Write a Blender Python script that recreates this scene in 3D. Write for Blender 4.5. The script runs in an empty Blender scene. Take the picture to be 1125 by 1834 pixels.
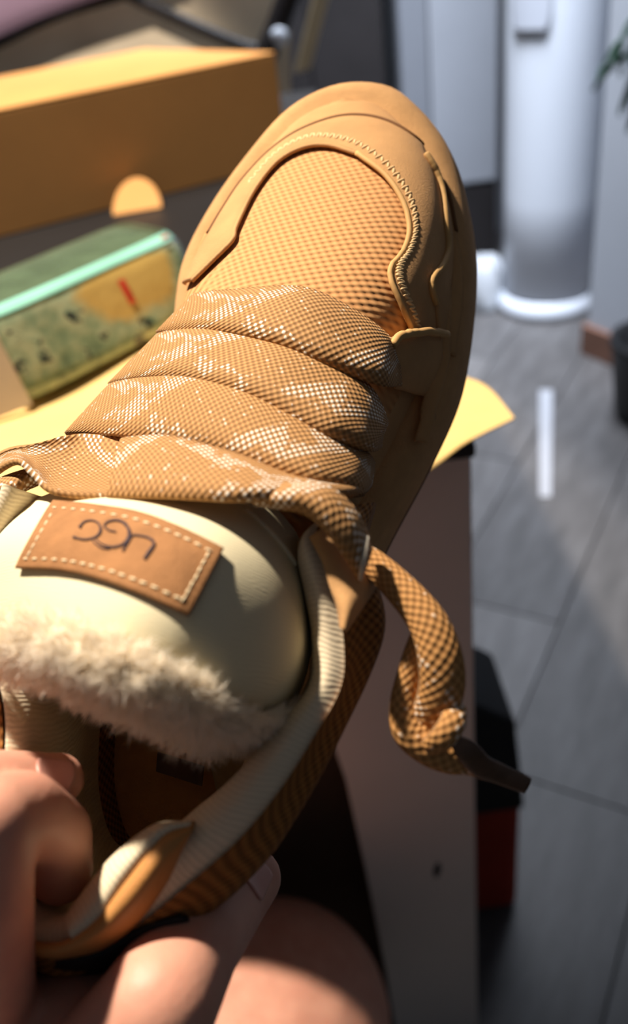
import bpy, bmesh, math, random
import numpy as np
from mathutils import Vector, Matrix
from mathutils.bvhtree import BVHTree

random.seed(7); rng = np.random.default_rng(7)
sc = bpy.context.scene
COL = sc.collection

# ------------------------------------------------------------------ camera
F, CX, CY = 1588.0, 562.5, 917.0
U_ = np.array([-.1106, .814, .570]); U_ /= np.linalg.norm(U_)
f_ = np.array([0, 0, -1.]); FW = f_ - (f_ @ U_) * U_; FW /= np.linalg.norm(FW); X_ = np.cross(FW, U_)
RC = np.array([X_, FW, U_]); CAMP = np.array([0, 0, 1.0])
cd = bpy.data.cameras.new('camera'); cam = bpy.data.objects.new('camera', cd); COL.objects.link(cam)
cam.matrix_world = Matrix([[*RC[0], 0], [*RC[1], 0], [*RC[2], 1.0], [0, 0, 0, 1]])
cd.sensor_fit = 'VERTICAL'; cd.sensor_height = 36; cd.lens = 36 * F / 1834
cd.clip_start = .01; cd.clip_end = 60
cd.dof.use_dof = True; cd.dof.focus_distance = .25; cd.dof.aperture_fstop = 7.8
sc.camera = cam

# ------------------------------------------------------------------ world, lights, exposure
w = bpy.data.worlds.new('room_light'); sc.world = w; w.use_nodes = True
bg = w.node_tree.nodes['Background']; bg.inputs[0].default_value = (.75, .83, 1, 1); bg.inputs[1].default_value = .075
def lamp(name, kind, loc, target, energy, col, **kw):
    l = bpy.data.lights.new(name, kind); l.energy = energy; l.color = col
    for k, v in kw.items(): setattr(l, k, v)
    o = bpy.data.objects.new(name, l); COL.objects.link(o); o.location = loc
    o.rotation_euler = (Vector(target) - Vector(loc)).to_track_quat('-Z', 'Y').to_euler()
    return o
lamp('warm_key_spot', 'SPOT', (-.60, .76, 2.25), (-1.36, .76, .90), 285, (1, .88, .74), shadow_soft_size=.035, spot_size=math.radians(118), spot_blend=.08)  # warm lamp; tilted cone cutoff stands in for a shade, sparing the floor
lamp('background_fill', 'AREA', (.45, 1.86, 2.45), (.62, 2.35, .2), 52, (.84, .90, 1), shape='RECTANGLE', size=.9, size_y=.6, spread=math.radians(84))  # unseen cool light, added to brighten the column and back of the room
vs = sc.view_settings; vs.view_transform = 'Standard'; vs.look = 'None'; vs.gamma = 1; vs.use_curve_mapping = False
vs.exposure = 0.0

# ------------------------------------------------------------------ pixel geometry helpers
def rw(x, y): return RC @ np.array([(x - CX) / F, (CY - y) / F, -1])
def G(x, y, z):                                   # ray meets a horizontal plane
    r = rw(x, y); return CAMP + r * (z - CAMP[2]) / r[2]
def V(x, y, yw):                                  # ray meets the plane Y = yw
    r = rw(x, y); return CAMP + r * (yw / r[1])
def W(x, y, d): return CAMP + rw(x, y) * d        # point at camera depth d

# shoe frame in camera space
def shoe_frame(ang=10, theta=14, phi=20, toe=(640, 190), td=.335, th=.02, L=.287):
    a1, t1, p1 = map(math.radians, (ang, theta, phi))
    e = np.array([math.sin(a1), math.cos(a1), 0]); z = np.array([0, 0, -1.])
    a = math.cos(t1) * e + math.sin(t1) * z; n0 = math.sin(t1) * e - math.cos(t1) * z; b0 = np.cross(a, n0)
    n = n0 * math.cos(p1) - b0 * math.sin(p1); b = b0 * math.cos(p1) + n0 * math.sin(p1)
    T = np.array([(toe[0] - CX) / F, (CY - toe[1]) / F, -1]) * td
    return T - a * L - n * th, a, b, n
SO, SA, SB, SN = shoe_frame()
SM = np.array([SB, SA, SN])                       # camera space -> shoe local rows
EYE = SM @ (-SO)                                  # the eye in shoe space
def rl(x, y): return SM @ np.array([(x - CX) / F, (CY - y) / F, -1])
def S(x, y, h):
    r = rl(x, y); return EYE + r * ((h - EYE[2]) / r[2])
def D(x, y, d): return EYE + rl(x, y) * d         # shoe-space point at camera depth d
def SP(pts): return np.array([S(*p) for p in pts])

def catmull(P, n):
    P = np.asarray(P, float); k = len(P)
    if k == 2:
        t = np.linspace(0, 1, n)[:, None]; return P[0] * (1 - t) + P[1] * t
    Q = np.vstack([2 * P[0] - P[1], P, 2 * P[-1] - P[-2]])
    out = []
    for u in np.linspace(0, k - 1, n):
        i = min(int(u), k - 2); t = u - i
        p0, p1, p2, p3 = Q[i], Q[i + 1], Q[i + 2], Q[i + 3]
        out.append(.5 * ((2 * p1) + (-p0 + p2) * t + (2 * p0 - 5 * p1 + 4 * p2 - p3) * t * t + (-p0 + 3 * p1 - 3 * p2 + p3) * t ** 3))
    return np.array(out)
def loft(rings, nu, nv):
    R = np.array([catmull(r, nu) for r in rings])             # k, nu, 3
    return np.stack([catmull(R[:, j], nv) for j in range(nu)], 1)   # nv, nu, 3

# ------------------------------------------------------------------ mesh helpers
def link(o, parent=None):
    COL.objects.link(o)
    if parent is not None: o.parent = parent
    return o
def tag(o, label=None, cat=None, group=None, kind=None):
    for k, v in (('label', label), ('category', cat), ('group', group), ('kind', kind)):
        if v: o[k] = v
    return o
def mesh(name, verts, faces, m, parent=None, uv=None, smooth=True):
    me = bpy.data.meshes.new(name)
    vv = np.asarray(verts, float)
    if parent is not None and parent.type == 'EMPTY' and not parent.get('_local'): vv = vv - np.array(parent.location)
    me.from_pydata(vv.tolist(), [], [list(map(int, f)) for f in faces]); me.update()
    if uv is not None:
        l = me.uv_layers.new(name='UVMap')
        li = np.zeros(len(me.loops), int); me.loops.foreach_get('vertex_index', li)
        l.data.foreach_set('uv', np.asarray(uv, np.float32)[li].ravel())
    if smooth: me.polygons.foreach_set('use_smooth', [True] * len(me.polygons))
    o = bpy.data.objects.new(name, me)
    if m is not None: me.materials.append(m)
    return link(o, parent)
def empty(name, loc=(0, 0, 0)):
    o = bpy.data.objects.new(name, None); COL.objects.link(o); o.location = loc; o.empty_display_size = .02; return o
def solid(o, t, off=-1):
    md = o.modifiers.new('thick', 'SOLIDIFY'); md.thickness = t; md.offset = off; return o
def bevel(o, wdt, seg=2):
    md = o.modifiers.new('bevel', 'BEVEL'); md.width = wdt; md.segments = seg; md.limit_method = 'ANGLE'; return o
def gfaces(nv, nu, closed=False, flip=False):
    fs = []
    for i in range(nv - 1):
        for j in range(nu if closed else nu - 1):
            a, b = i * nu + j, i * nu + (j + 1) % nu
            q = (a, b, b + nu, a + nu); fs.append(q[::-1] if flip else q)
    return fs
def grid(name, Gd, m, parent, flip=False, closed=False):
    nv, nu, _ = Gd.shape
    du = np.linalg.norm(np.diff(Gd, axis=1), axis=2).mean(0); dv = np.linalg.norm(np.diff(Gd, axis=0), axis=2).mean(1)
    uu = np.concatenate([[0], np.cumsum(du)]); vv = np.concatenate([[0], np.cumsum(dv)])
    uv = np.stack(np.meshgrid(uu, vv), 2).reshape(-1, 2)
    return mesh(name, Gd.reshape(-1, 3), gfaces(nv, nu, closed, flip), m, parent, uv)
def tube_data(P, rad, ns=14, n=40, flat=1.0, flatdir=None):
    C = catmull(P, n); r = catmull(np.asarray(rad, float)[:, None], n)[:, 0]
    T = np.gradient(C, axis=0); T /= np.linalg.norm(T, axis=1)[:, None]
    N = np.cross(T[0], [0, 0, 1.]);
    if np.linalg.norm(N) < 1e-3: N = np.cross(T[0], [1., 0, 0])
    N /= np.linalg.norm(N); vs_, uv = [], []
    arc = np.concatenate([[0], np.cumsum(np.linalg.norm(np.diff(C, axis=0), axis=1))])
    for i in range(n):
        N = N - (N @ T[i]) * T[i]; N /= np.linalg.norm(N); B = np.cross(T[i], N)
        if flatdir is not None:
            B = np.asarray(flatdir, float); B = B - (B @ T[i]) * T[i]; B /= np.linalg.norm(B); N = np.cross(B, T[i])
        for k in range(ns):
            t = 2 * math.pi * k / ns
            vs_.append(C[i] + r[i] * (math.cos(t) * N + math.sin(t) * flat * B)); uv.append((arc[i], r.mean() * t))
    fs = gfaces(n, ns, True)
    vs_.append(C[0]); vs_.append(C[-1]); uv += [(0, 0), (arc[-1], 0)]; a, b = n * ns, n * ns + 1
    for k in range(ns):
        fs.append((a, (k + 1) % ns, k)); fs.append((b, (n - 1) * ns + k, (n - 1) * ns + (k + 1) % ns))
    return np.array(vs_), fs, uv
def tube(name, P, rad, m, parent, **kw):
    v, f, uv = tube_data(P, rad, **kw); return mesh(name, v, f, m, parent, uv)
def box_data(lo, hi):
    (x0, y0, z0), (x1, y1, z1) = lo, hi
    v = [(x0, y0, z0), (x1, y0, z0), (x1, y1, z0), (x0, y1, z0), (x0, y0, z1), (x1, y0, z1), (x1, y1, z1), (x0, y1, z1)]
    return v, [(0, 3, 2, 1), (4, 5, 6, 7), (0, 1, 5, 4), (1, 2, 6, 5), (2, 3, 7, 6), (3, 0, 4, 7)]
def box(name, lo, hi, m, parent=None, bev=.003):
    v, f = box_data(lo, hi); o = mesh(name, v, f, m, parent, smooth=False)
    if bev: bevel(o, bev)
    return o
def prism(name, poly, ext, m, parent=None, bev=.002):
    """a polygon (3-D points) extruded along the vector ext"""
    poly = [np.array(p, float) for p in poly]; n = len(poly); ext = np.array(ext, float)
    v = poly + [p + ext for p in poly]
    f = [tuple(range(n))[::-1], tuple(range(n, 2 * n))] + [(i, (i + 1) % n, (i + 1) % n + n, i + n) for i in range(n)]
    o = mesh(name, v, f, m, parent, smooth=False)
    bm = bmesh.new(); bm.from_mesh(o.data); bmesh.ops.recalc_face_normals(bm, faces=bm.faces); bm.to_mesh(o.data); bm.free()
    if bev: bevel(o, bev)
    return o

# ------------------------------------------------------------------ materials
def lin(c):
    c = [x / 255 for x in c]; return tuple(x / 12.92 if x <= .04045 else ((x + .055) / 1.055) ** 2.4 for x in c) + (1,)
class NT:
    def __init__(s, name, rough=.6, spec=.3):
        s.m = bpy.data.materials.new(name); s.m.use_nodes = True; s.t = s.m.node_tree; s.b = s.t.nodes['Principled BSDF']
        s.b.inputs['Roughness'].default_value = rough; s.b.inputs['Specular IOR Level'].default_value = spec
    def n(s, kind, **kw):
        nd = s.t.nodes.new(kind)
        for k, v in kw.items(): setattr(nd, k, v)
        return nd
    def l(s, a, b): s.t.links.new(a, b)
    def put(s, sock, v):
        if hasattr(v, 'is_output'): s.l(v, sock)
        else: sock.default_value = v
    def math(s, op, a, b=0.0, clamp=False):
        nd = s.n('ShaderNodeMath', operation=op, use_clamp=clamp); s.put(nd.inputs[0], a); s.put(nd.inputs[1], b); return nd.outputs[0]
    def coord(s, kind='Object'): return s.n('ShaderNodeTexCoord').outputs[kind]
    def xyz(s, v):
        nd = s.n('ShaderNodeSeparateXYZ'); s.l(v, nd.inputs[0]); return nd.outputs
    def noise(s, co, scale, detail=3, rough=.6):
        nd = s.n('ShaderNodeTexNoise'); s.l(co, nd.inputs['Vector']); nd.inputs['Scale'].default_value = scale
        nd.inputs['Detail'].default_value = detail; nd.inputs['Roughness'].default_value = rough; return nd.outputs['Fac']
    def stretch(s, co, sc_):
        nd = s.n('ShaderNodeMapping'); s.l(co, nd.inputs[0]); nd.inputs['Scale'].default_value = sc_; return nd.outputs[0]
    def ramp(s, fac, stops):
        nd = s.n('ShaderNodeValToRGB'); s.l(fac, nd.inputs[0]); e = nd.color_ramp.elements
        while len(e) < len(stops): e.new(.5)
        for x, (p, c) in zip(e, stops): x.position = p; x.color = c
        return nd.outputs[0]
    def mix(s, fac, a, b):
        nd = s.n('ShaderNodeMix', data_type='RGBA'); s.put(nd.inputs[0], fac); s.put(nd.inputs[6], a); s.put(nd.inputs[7], b); return nd.outputs[2]
    def color(s, v): s.put(s.b.inputs['Base Color'], v)
    def bump(s, h, strength, dist):
        nd = s.n('ShaderNodeBump'); nd.inputs['Strength'].default_value = strength; nd.inputs['Distance'].default_value = dist
        s.put(nd.inputs['Height'], h); s.l(nd.outputs[0], s.b.inputs['Normal'])

def plain(name, c, rough=.6, var=.12, scale=40, bump=0, bscale=400, spec=.3, sheen=0, sss=None, bdist=.0006):
    t = NT(name, rough, spec); co = t.coord()
    a = lin(c); d = tuple(x * (1 - var) for x in a[:3]) + (1,); b = tuple(min(1, x * (1 + var)) for x in a[:3]) + (1,)
    t.color(t.ramp(t.noise(co, scale), [(.3, d), (.7, b)]))
    if bump: t.bump(t.noise(co, bscale, 4, .7), bump, bdist)
    if sheen: t.b.inputs['Sheen Weight'].default_value = sheen; t.b.inputs['Sheen Roughness'].default_value = .5
    if sss:
        t.b.inputs['Subsurface Weight'].default_value = sss; t.b.inputs['Subsurface Radius'].default_value = (.010, .004, .002); t.b.inputs['Subsurface Scale'].default_value = .6
    return t.m

def weave_mat(name, c_lo, c_hi, k, white=.0, diag=0):
    """woven webbing: UV in metres; rows of little floats with a plaid of white threads"""
    t = NT(name, .75, .2); x, y, _ = t.xyz(t.coord('UV'))
    su = t.math('SINE', t.math('MULTIPLY', x, k))
    row = t.math('MULTIPLY', y, k)
    sv = t.math('SINE', row)
    cell = t.math('MULTIPLY', su, sv)
    h = t.math('ADD', t.math('MULTIPLY', cell, .5), .5)
    base = t.mix(h, lin(c_lo), lin(c_hi))
    if white:
        co = t.coord('UV')
        d1 = t.math('SINE', t.math('MULTIPLY', t.math('ADD', x, t.math('MULTIPLY', y, 1.25)), 118))
        d2 = t.math('SINE', t.math('MULTIPLY', t.math('SUBTRACT', x, t.math('MULTIPLY', y, 2.3)), 74))
        band = t.math('MAXIMUM', t.math('GREATER_THAN', d1, .62), t.math('GREATER_THAN', d2, .84))
        fl = t.math('GREATER_THAN', t.noise(co, 110, 2), .49)
        dots = t.math('GREATER_THAN', cell, .25)
        n2 = t.math('GREATER_THAN', t.noise(co, 420, 1), .66)
        wm = t.math('MULTIPLY', t.math('MAXIMUM', t.math('MULTIPLY', band, fl), t.math('MULTIPLY', n2, .7)), t.math('MULTIPLY', dots, white), True)
        base = t.mix(wm, base, lin((238, 226, 208)))
    t.color(base); t.bump(h, .7, .0005)
    return t.m

def knit_mat(name, lo, hi, kt, ks, bd=.0008):
    """knit of staggered scales, in the shoe's own coordinates"""
    t = NT(name, .8, .2); x, y, z = t.xyz(t.coord())
    xx = t.math('ADD', x, t.math('MULTIPLY', y, -.35)); yy = t.math('ADD', y, t.math('MULTIPLY', x, .35))
    a = t.math('SINE', t.math('MULTIPLY', xx, kt)); b = t.math('SINE', t.math('MULTIPLY', yy, ks))
    cell = t.math('ABSOLUTE', t.math('MULTIPLY', a, 1.0))
    s = t.math('ADD', t.math('MULTIPLY', t.math('MULTIPLY', a, b), .5), .5)
    rib = t.math('MULTIPLY', t.math('SUBTRACT', t.math('MULTIPLY', x, -1.0), .012), 90, True)
    s = t.math('ADD', t.math('MULTIPLY', s, t.math('SUBTRACT', 1.0, rib)), t.math('MULTIPLY', rib, t.math('ADD', t.math('MULTIPLY', a, .5), .5)))
    h = t.math('POWER', s, .6)
    t.color(t.mix(h, lin(lo), lin(hi))); t.bump(h, 1.0, bd)
    return t.m

def rib_mat(name, lo, hi, k, axis='u', bd=.0006, mixamt=1):
    t = NT(name, .85, .15); co = t.coord('UV'); x, y, _ = t.xyz(co)
    v = t.math('ADD', x if axis == 'u' else y, t.math('MULTIPLY', t.noise(co, 120, 2), .003))
    h = t.math('ADD', t.math('MULTIPLY', t.math('SINE', t.math('MULTIPLY', v, k)), .5), .5)
    h2 = t.math('ADD', t.math('MULTIPLY', h, .6), t.math('MULTIPLY', t.noise(co, 900, 3), .4))
    t.color(t.mix(h2, lin(lo), lin(hi))); t.bump(h2, .9, bd)
    return t.m

M_SUEDE = plain('tan_suede', (196, 150, 100), .85, .10, 60, .5, 1500, .15, .05)
M_SUEDE2 = plain('tan_suede_sole', (200, 154, 104), .9, .10, 90, .6, 1300, .12, .05)
M_LEATH = plain('tan_leather', (192, 134, 74), .55, .08, 50, .3, 900, .35)
M_PATCH = plain('label_leather', (164, 116, 74), .8, .14, 160, .6, 1400, .2)
M_VAMP = knit_mat('tan_knit', (168, 114, 68), (214, 160, 104), 2 * math.pi / .0038, 2 * math.pi / .0030, .0005)
M_KNITB = weave_mat('brown_knit', (92, 56, 22), (176, 118, 60), 2 * math.pi / .0030)
M_LACE = weave_mat('lace_webbing', (132, 94, 56), (200, 152, 98), 2 * math.pi / .0020, 1.0)
M_LACE2 = weave_mat('lace_cord', (150, 104, 58), (208, 154, 94), 2 * math.pi / .0023, .8)
M_TONGUE = rib_mat('cream_tongue_twill', (222, 210, 174), (230, 219, 184), 2 * math.pi / .0009, 'v', .00006)
M_LINE = rib_mat('cream_rib_lining', (214, 197, 166), (230, 214, 184), 2 * math.pi / .0013, 'u', .00016)
M_INS = plain('brown_insole', (190, 170, 128), .9, .1, 60, .3, 900)
M_FLEECE = plain('white_fleece', (253, 246, 230), .95, .02, 200, 0, spec=.05)
M_BLACK = plain('black_shade_and_parts', (26, 26, 27), .6, .2, 80)
M_STITCH = plain('pale_thread', (226, 190, 138), .7, .05)
M_STITCH2 = plain('cream_thread', (236, 216, 176), .7, .05)
M_INK = plain('dark_ink', (62, 46, 50), .7, .1)
M_PIPE = plain('light_tan_edge', (206, 162, 102), .7, .08)
M_DARKLBL = plain('dark_size_print', (84, 66, 58), .8, .1)
M_METAL = plain('pale_metal', (196, 184, 164), .4, .05, spec=.6)
M_TIP = plain('brown_lace_tip', (92, 66, 46), .4, .2, 300, .3, 900, .5)
M_RUBBER = plain('brown_outsole', (120, 80, 44), .8, .1, 60)

# ================================================================== SNEAKER
shoe = empty('sneaker'); shoe['_local'] = 1
cm = np.array(cam.matrix_world)
Ms = np.eye(4); Ms[:3, 0] = SB; Ms[:3, 1] = SA; Ms[:3, 2] = SN; Ms[:3, 3] = SO
shoe.matrix_world = Matrix((cm @ Ms).tolist())
tag(shoe, 'tan suede and knit platform sneaker with wide woven laces, held up by the heel', 'shoe')

def bvh(Gd):
    nv, nu, _ = Gd.shape
    return BVHTree.FromPolygons([tuple(p) for p in Gd.reshape(-1, 3)], gfaces(nv, nu))
def cast(tree, x, y, lift=0, fallback=.03):
    r = rl(x, y); r = r / np.linalg.norm(r)
    h, nrm, i, d = tree.ray_cast(Vector(EYE), Vector(r))
    if h is None: return S(x, y, fallback) - r * lift
    nrm = np.array(nrm); nrm = nrm if nrm @ r < 0 else -nrm
    return np.array(h) + nrm * lift

# --- sole: rings around the outline (t, s)
OUT = np.array([(0, .2905), (.0155, .2875), (.0267, .279), (.038, .265), (.0455, .249), (.0512, .228), (.0531, .208), (.0522, .178), (.0445, .150), (.0352, .124), (.0240, .09), (.0150, .06), (.010, .034),
                (.001, .0135), (-.017, .006), (-.033, .0135), (-.043, .034), (-.046, .06), (-.045, .09), (-.046, .125), (-.051, .165), (-.0565, .2025), (-.0560, .222), (-.0485, .244), (-.038, .263), (-.0265, .279), (-.014, .2875)])
def outline(n=150):
    P = np.vstack([OUT, OUT[:1]]); k = len(OUT)
    Q = np.vstack([OUT[-2:], OUT, OUT[:3]])
    C = catmull(Q, (len(Q) - 1) * 12 + 1)[24:24 + k * 12 + 1]
    d = np.concatenate([[0], np.cumsum(np.linalg.norm(np.diff(C, axis=0), axis=1))])
    u = np.linspace(0, d[-1], n, endpoint=False)
    return np.stack([np.interp(u, d, C[:, 0]), np.interp(u, d, C[:, 1])], 1)
O0 = outline()
def inset(P, dist):
    T = np.roll(P, -1, 0) - np.roll(P, 1, 0); T /= np.linalg.norm(T, axis=1)[:, None]
    Nn = np.stack([T[:, 1], -T[:, 0]], 1)       # inward for clockwise outline
    c = P.mean(0)
    if (((P + Nn * .001) - c) ** 2).sum() > ((P - c) ** 2).sum(): Nn = -Nn
    return P + Nn * dist
def spring(P): return np.interp(P[:, 1], [0, .2, .25, .295], [0, 0, .002, .005])
def ring(ins, h): Q = inset(O0, ins); return np.column_stack([Q, h + spring(Q)])
def closed_loft(name, specs, m, capb=True, capt=False):
    R = np.array([ring(*s_) for s_ in specs]); nv, nu, _ = R.shape
    fs = gfaces(nv, nu, True); V_ = list(R.reshape(-1, 3))
    for on, i in ((capb, 0), (capt, nv - 1)):
        if on:
            c = len(V_); V_.append(R[i].mean(0))
            fs += [(c, i * nu + j, i * nu + (j + 1) % nu) for j in range(nu)]
    return mesh(name, V_, fs, m, shoe)
closed_loft('outsole', [(.006, -.003), (.003, -.003), (.0018, -.001), (.0018, .003)], M_RUBBER)
closed_loft('midsole', [(.0015, .002), (.0008, .004), (0, .010), (0, .018), (.0006, .0225), (.0020, .0262), (.0042, .0284), (.0066, .0296), (.009, .0298), (.014, .0295)], M_SUEDE2, capt=True)

# --- the forefoot of the upper: cross-sections
def fe_ins(P): return np.where(P[:, 0] < -.004, np.interp(P[:, 1], [.10, .16, .24, .275, .3], [.008, .015, .0155, .0125, .012]), np.interp(P[:, 1], [.10, .2, .27, .3], [.0072, .0075, .011, .012]))[:, None]
FE = inset(O0, fe_ins(O0))
def feather(s):
    k = np.argmax(FE[:, 1]); r = np.roll(FE, -k, 0); i = np.argmin(r[:, 1])
    R_, L_ = r[:i + 1], np.vstack([r[i:], r[:1]])
    return np.interp(s, L_[:, 1], L_[:, 0]), np.interp(s, R_[::-1, 1], R_[::-1, 0])
STIP = FE[:, 1].max()
ss = np.concatenate([np.linspace(.095, .255, 40)[:-1], .255 + (STIP - .2551) * np.sin(np.linspace(0, math.pi / 2, 26))])
def crown(s): return float(np.interp(s, [.09, .12, .14, .16, .18, .20, .22, .24, .255, .268, .276, STIP], [.100, .096, .090, .083, .074, .0655, .0575, .0500, .0440, .0385, .0350, .0325]))
rows = []
for s_ in ss:
    l, r = feather(s_); H = crown(s_); c = (l + r) / 2; wd = (r - l) / 2; b0 = .0285 + float(spring(np.array([[0, s_]]))[0])
    sk = -.10 * wd * np.interp(s_, [.1, .25], [1, .2])
    row = []
    for p in np.linspace(0, math.pi, 61):
        cx, sy = math.cos(math.pi - p), math.sin(p)
        e1 = .95 if cx < 0 else np.interp(s_, [.1, .24, .28], [.78, .80, .95]); e2 = np.interp(s_, [.1, .2, .28], [.90, .84, .80]) if cx < 0 else np.interp(s_, [.1, .24, .28], [.50, .52, .80])
        hh = sy ** e2
        row.append((c + wd * math.copysign(abs(cx) ** e1, cx) + sk * hh, s_, b0 + max(H - b0, .002) * hh))
    rows.append(row)
LAST = np.array(rows)
vo = grid('toe_knit', LAST, M_VAMP, shoe); vo.data.materials.append(M_SUEDE)
for p_ in vo.data.polygons:
    c_ = p_.center
    if c_.y > .270 or c_.z < .036 + .1 * max(0, c_.y - .2): p_.material_index = 1
SOLE = np.array([ring(*s_) for s_ in ((0, .018), (.0006, .0225), (.0020, .0262), (.0042, .0284), (.0066, .0296), (.014, .0296), (.022, .0296))])
SOLE = np.concatenate([SOLE, SOLE[:, :1]], 1)
BT = BVHTree.FromPolygons([tuple(p) for p in LAST.reshape(-1, 3)] + [tuple(p) for p in SOLE.reshape(-1, 3)], gfaces(*LAST.shape[:2]) + [tuple(LAST.shape[0] * LAST.shape[1] + i for i in f) for f in gfaces(*SOLE.shape[:2])])

def px_ribbon(name, A, B, m, tree=None, lift=.001, bulge=.0, nu=110, nv=14, thick=.0012, fallback=.03, exp=4):
    """a strip of material between two traced edges laid on a surface"""
    a, b = catmull(A, nu), catmull(B, nu)
    Gd = np.zeros((nv, nu, 3))
    for i in range(nv):
        v = i / (nv - 1)
        for j in range(nu):
            q = a[j] * (1 - v) + b[j] * v
            lf = lift + bulge * (1 - abs(2 * v - 1) ** exp)
            if tree is not None: Gd[i, j] = cast(tree, q[0], q[1], lf, fallback)
            else: Gd[i, j] = S(q[0], q[1], q[2] + lf)
    o = grid(name, Gd, m, shoe)
    if thick: solid(o, thick, 0)
    return o, Gd

mud_in = [(352, 508), (390, 470), (421, 437), (428, 412), (460, 347), (500, 297), (545, 272), (590, 268), (640, 283), (690, 323), (720, 372), (728, 420), (716, 458), (697, 483), (695, 508), (712, 550), (732, 598)]
mud_out = [(336, 512), (356, 470), (380, 425), (405, 382), (440, 330), (490, 277), (545, 240), (615, 217), (680, 222), (735, 252), (775, 297), (800, 352), (814, 420), (822, 470), (824, 520), (820, 570), (808, 640)]
px_ribbon('toe_guard', mud_out, mud_in, M_SUEDE, BT, .0014, .0006, 140, 22)
def edge_bead(name, P, r, m, tree, lift=.001, n=90, parent=shoe):
    Q = catmull(P, n); C = np.array([cast(tree, x, y, lift) for x, y in Q])
    return tube(name, C, [r] * n, m, parent, ns=8, n=n)
edge_bead('welt_seam', mud_out[2:13], .0008, M_RUBBER, BT, .0018)
edge_bead('guard_edge', mud_in[8:], .0009, M_PIPE, BT, .0018)
edge_bead('guard_edge', mud_in[:9], .0007, M_SUEDE, BT, .0016)
side_in = [(752, 288), (768, 318), (778, 355), (782, 400), (786, 445), (776, 478), (760, 500), (757, 520), (764, 545), (768, 600), (766, 660), (755, 720), (735, 790)]
side_out = [(758, 290), (774, 318), (786, 355), (794, 400), (800, 445), (802, 478), (803, 500), (803, 520), (803, 545), (800, 600), (792, 660), (775, 720), (752, 790)]
px_ribbon('side_overlay', side_in, side_out, M_SUEDE, BT, .0026, .0006, 110, 12)
edge_bead('overlay_edge', side_in[:9], .0011, M_PIPE, BT, .0032)

def capsule_mesh(name, L, r, m):
    v, f, uv = tube_data([(-L / 2, 0, 0), (-L / 3, 0, 0), (0, 0, 0), (L / 3, 0, 0), (L / 2, 0, 0)], [r * .3, r * .9, r, r * .9, r * .3], ns=6, n=5)
    me = bpy.data.meshes.new(name); me.from_pydata(v.tolist(), [], [list(q) for q in f]); me.materials.append(m)
    me.polygons.foreach_set('use_smooth', [True] * len(me.polygons)); return me
def place(name, me, p, d, up, parent):
    d = Vector(d).normalized(); up = Vector(up); up = (up - d * up.dot(d)).normalized(); sd = up.cross(d)
    o = bpy.data.objects.new(name, me); link(o, parent)
    o.matrix_local = Matrix([[d[0], sd[0], up[0], p[0]], [d[1], sd[1], up[1], p[1]], [d[2], sd[2], up[2], p[2]], [0, 0, 0, 1]]); return o
zz = capsule_mesh('zigzag_stitch', .0030, .00055, M_STITCH)
zin = catmull([(p[0], p[1]) for p in mud_in[4:17]], 54); zc = catmull([(p[0], p[1]) for p in mud_out[4:17]], 54)
for i in range(53):
    v = zc[i] - zin[i]; ln = np.linalg.norm(v); v = v / ln
    a = zin[i] + v * min(8, ln * .3); b = (zin[i] + zin[i + 1]) / 2 + v * min(20, ln * .55)
    for p, q in ((a, b), (b, zin[i + 1] + v * min(8, ln * .3))):
        A_, B_ = cast(BT, *p, .0024), cast(BT, *q, .0024)
        place('stitch', zz, (A_ + B_) / 2, B_ - A_, np.array([0, 0, 1.]), shoe)

# --- rear quarter with padded collar (rings run from the right throat round the heel to the left throat)
#        outer edge A            seam B             inner edge C          feather (t,s)
CL = [((672, 900, .078), (600, 925, .093), (560, 945, .090), (.030, .128)),
      ((655, 985, .086), (566, 955, .101), (535, 992, .096), (.029, .112)),
      ((686, 1075, .083), (600, 1058, .100), (547, 1065, .095), (.027, .095)),
      ((688, 1135, .082), (616, 1155, .098), (560, 1140, .092), (.025, .080)),
      ((662, 1210, .083), (610, 1232, .097), (556, 1225, .092), (.024, .068)),
      ((620, 1300, .085), (562, 1320, .098), (505, 1292, .093), (.024, .056)),
      ((575, 1390, .087), (503, 1412, .100), (420, 1390, .095), (.023, .045)),
      ((530, 1468, .088), (428, 1503, .101), (350, 1450, .096), (.021, .034)),
      ((480, 1540, .088), (330, 1590, .101), (290, 1500, .098), (.016, .024)),
      ((400, 1618, .088), (250, 1655, .102), (215, 1545, .099), (.009, .0165)),
      ((290, 1685, .089), (180, 1700, .103), (160, 1600, .100), (.001, .0145)),
      ((190, 1728, .090), (115, 1716, .104), (115, 1640, .101), (-.006, .0155)),
      ((95, 1735, .091), (55, 1700, .104), (65, 1640, .101), (-.014, .0195)),
      ((-10, 1660, .092), (-5, 1610, .104), (20, 1570, .101), (-.021, .031)),
      ((-40, 1540, .093), (-15, 1500, .104), (30, 1480, .100), (-.025, .045)),
      ((-30, 1400, .093), (2, 1385, .104), (52, 1378, .100), (-.027, .058)),
      ((-35, 1260, .093), (0, 1250, .103), (50, 1250, .098), (-.028, .074)),
      ((-80, 1110, .092), (-45, 1110, .102), (0, 1120, .098), (-.029, .09)),
      ((-60, 980, .090), (-30, 970, .102), (5, 985, .099), (-.031, .11)),
      ((-10, 890, .088), (0, 868, .101), (45, 880, .099), (-.035, .13))]
FEa = []
for a, b, c, f3 in CL: FEa.append((f3[0] - np.interp(f3[1], [.02, .06, .10, .13], [.0135, .0125, .006, .001]), f3[1], .0295))
RA = SP([c[0] for c in CL]); RB = SP([c[1] for c in CL]); RI = SP([c[2] for c in CL]); RF = np.array(FEa)
Rm = RF * .5 + RA * .5 + np.column_stack([(RA - RF)[:, :2] * .06, np.full(len(RA), -.004)])
top = (RB + RI) / 2 + np.array([0, 0, .0035])
Gq = loft([RF, RF * .75 + RA * .25, Rm, RA, (RA + RB) / 2 + np.array([0, 0, .003]), RB], 150, 30)
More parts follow.
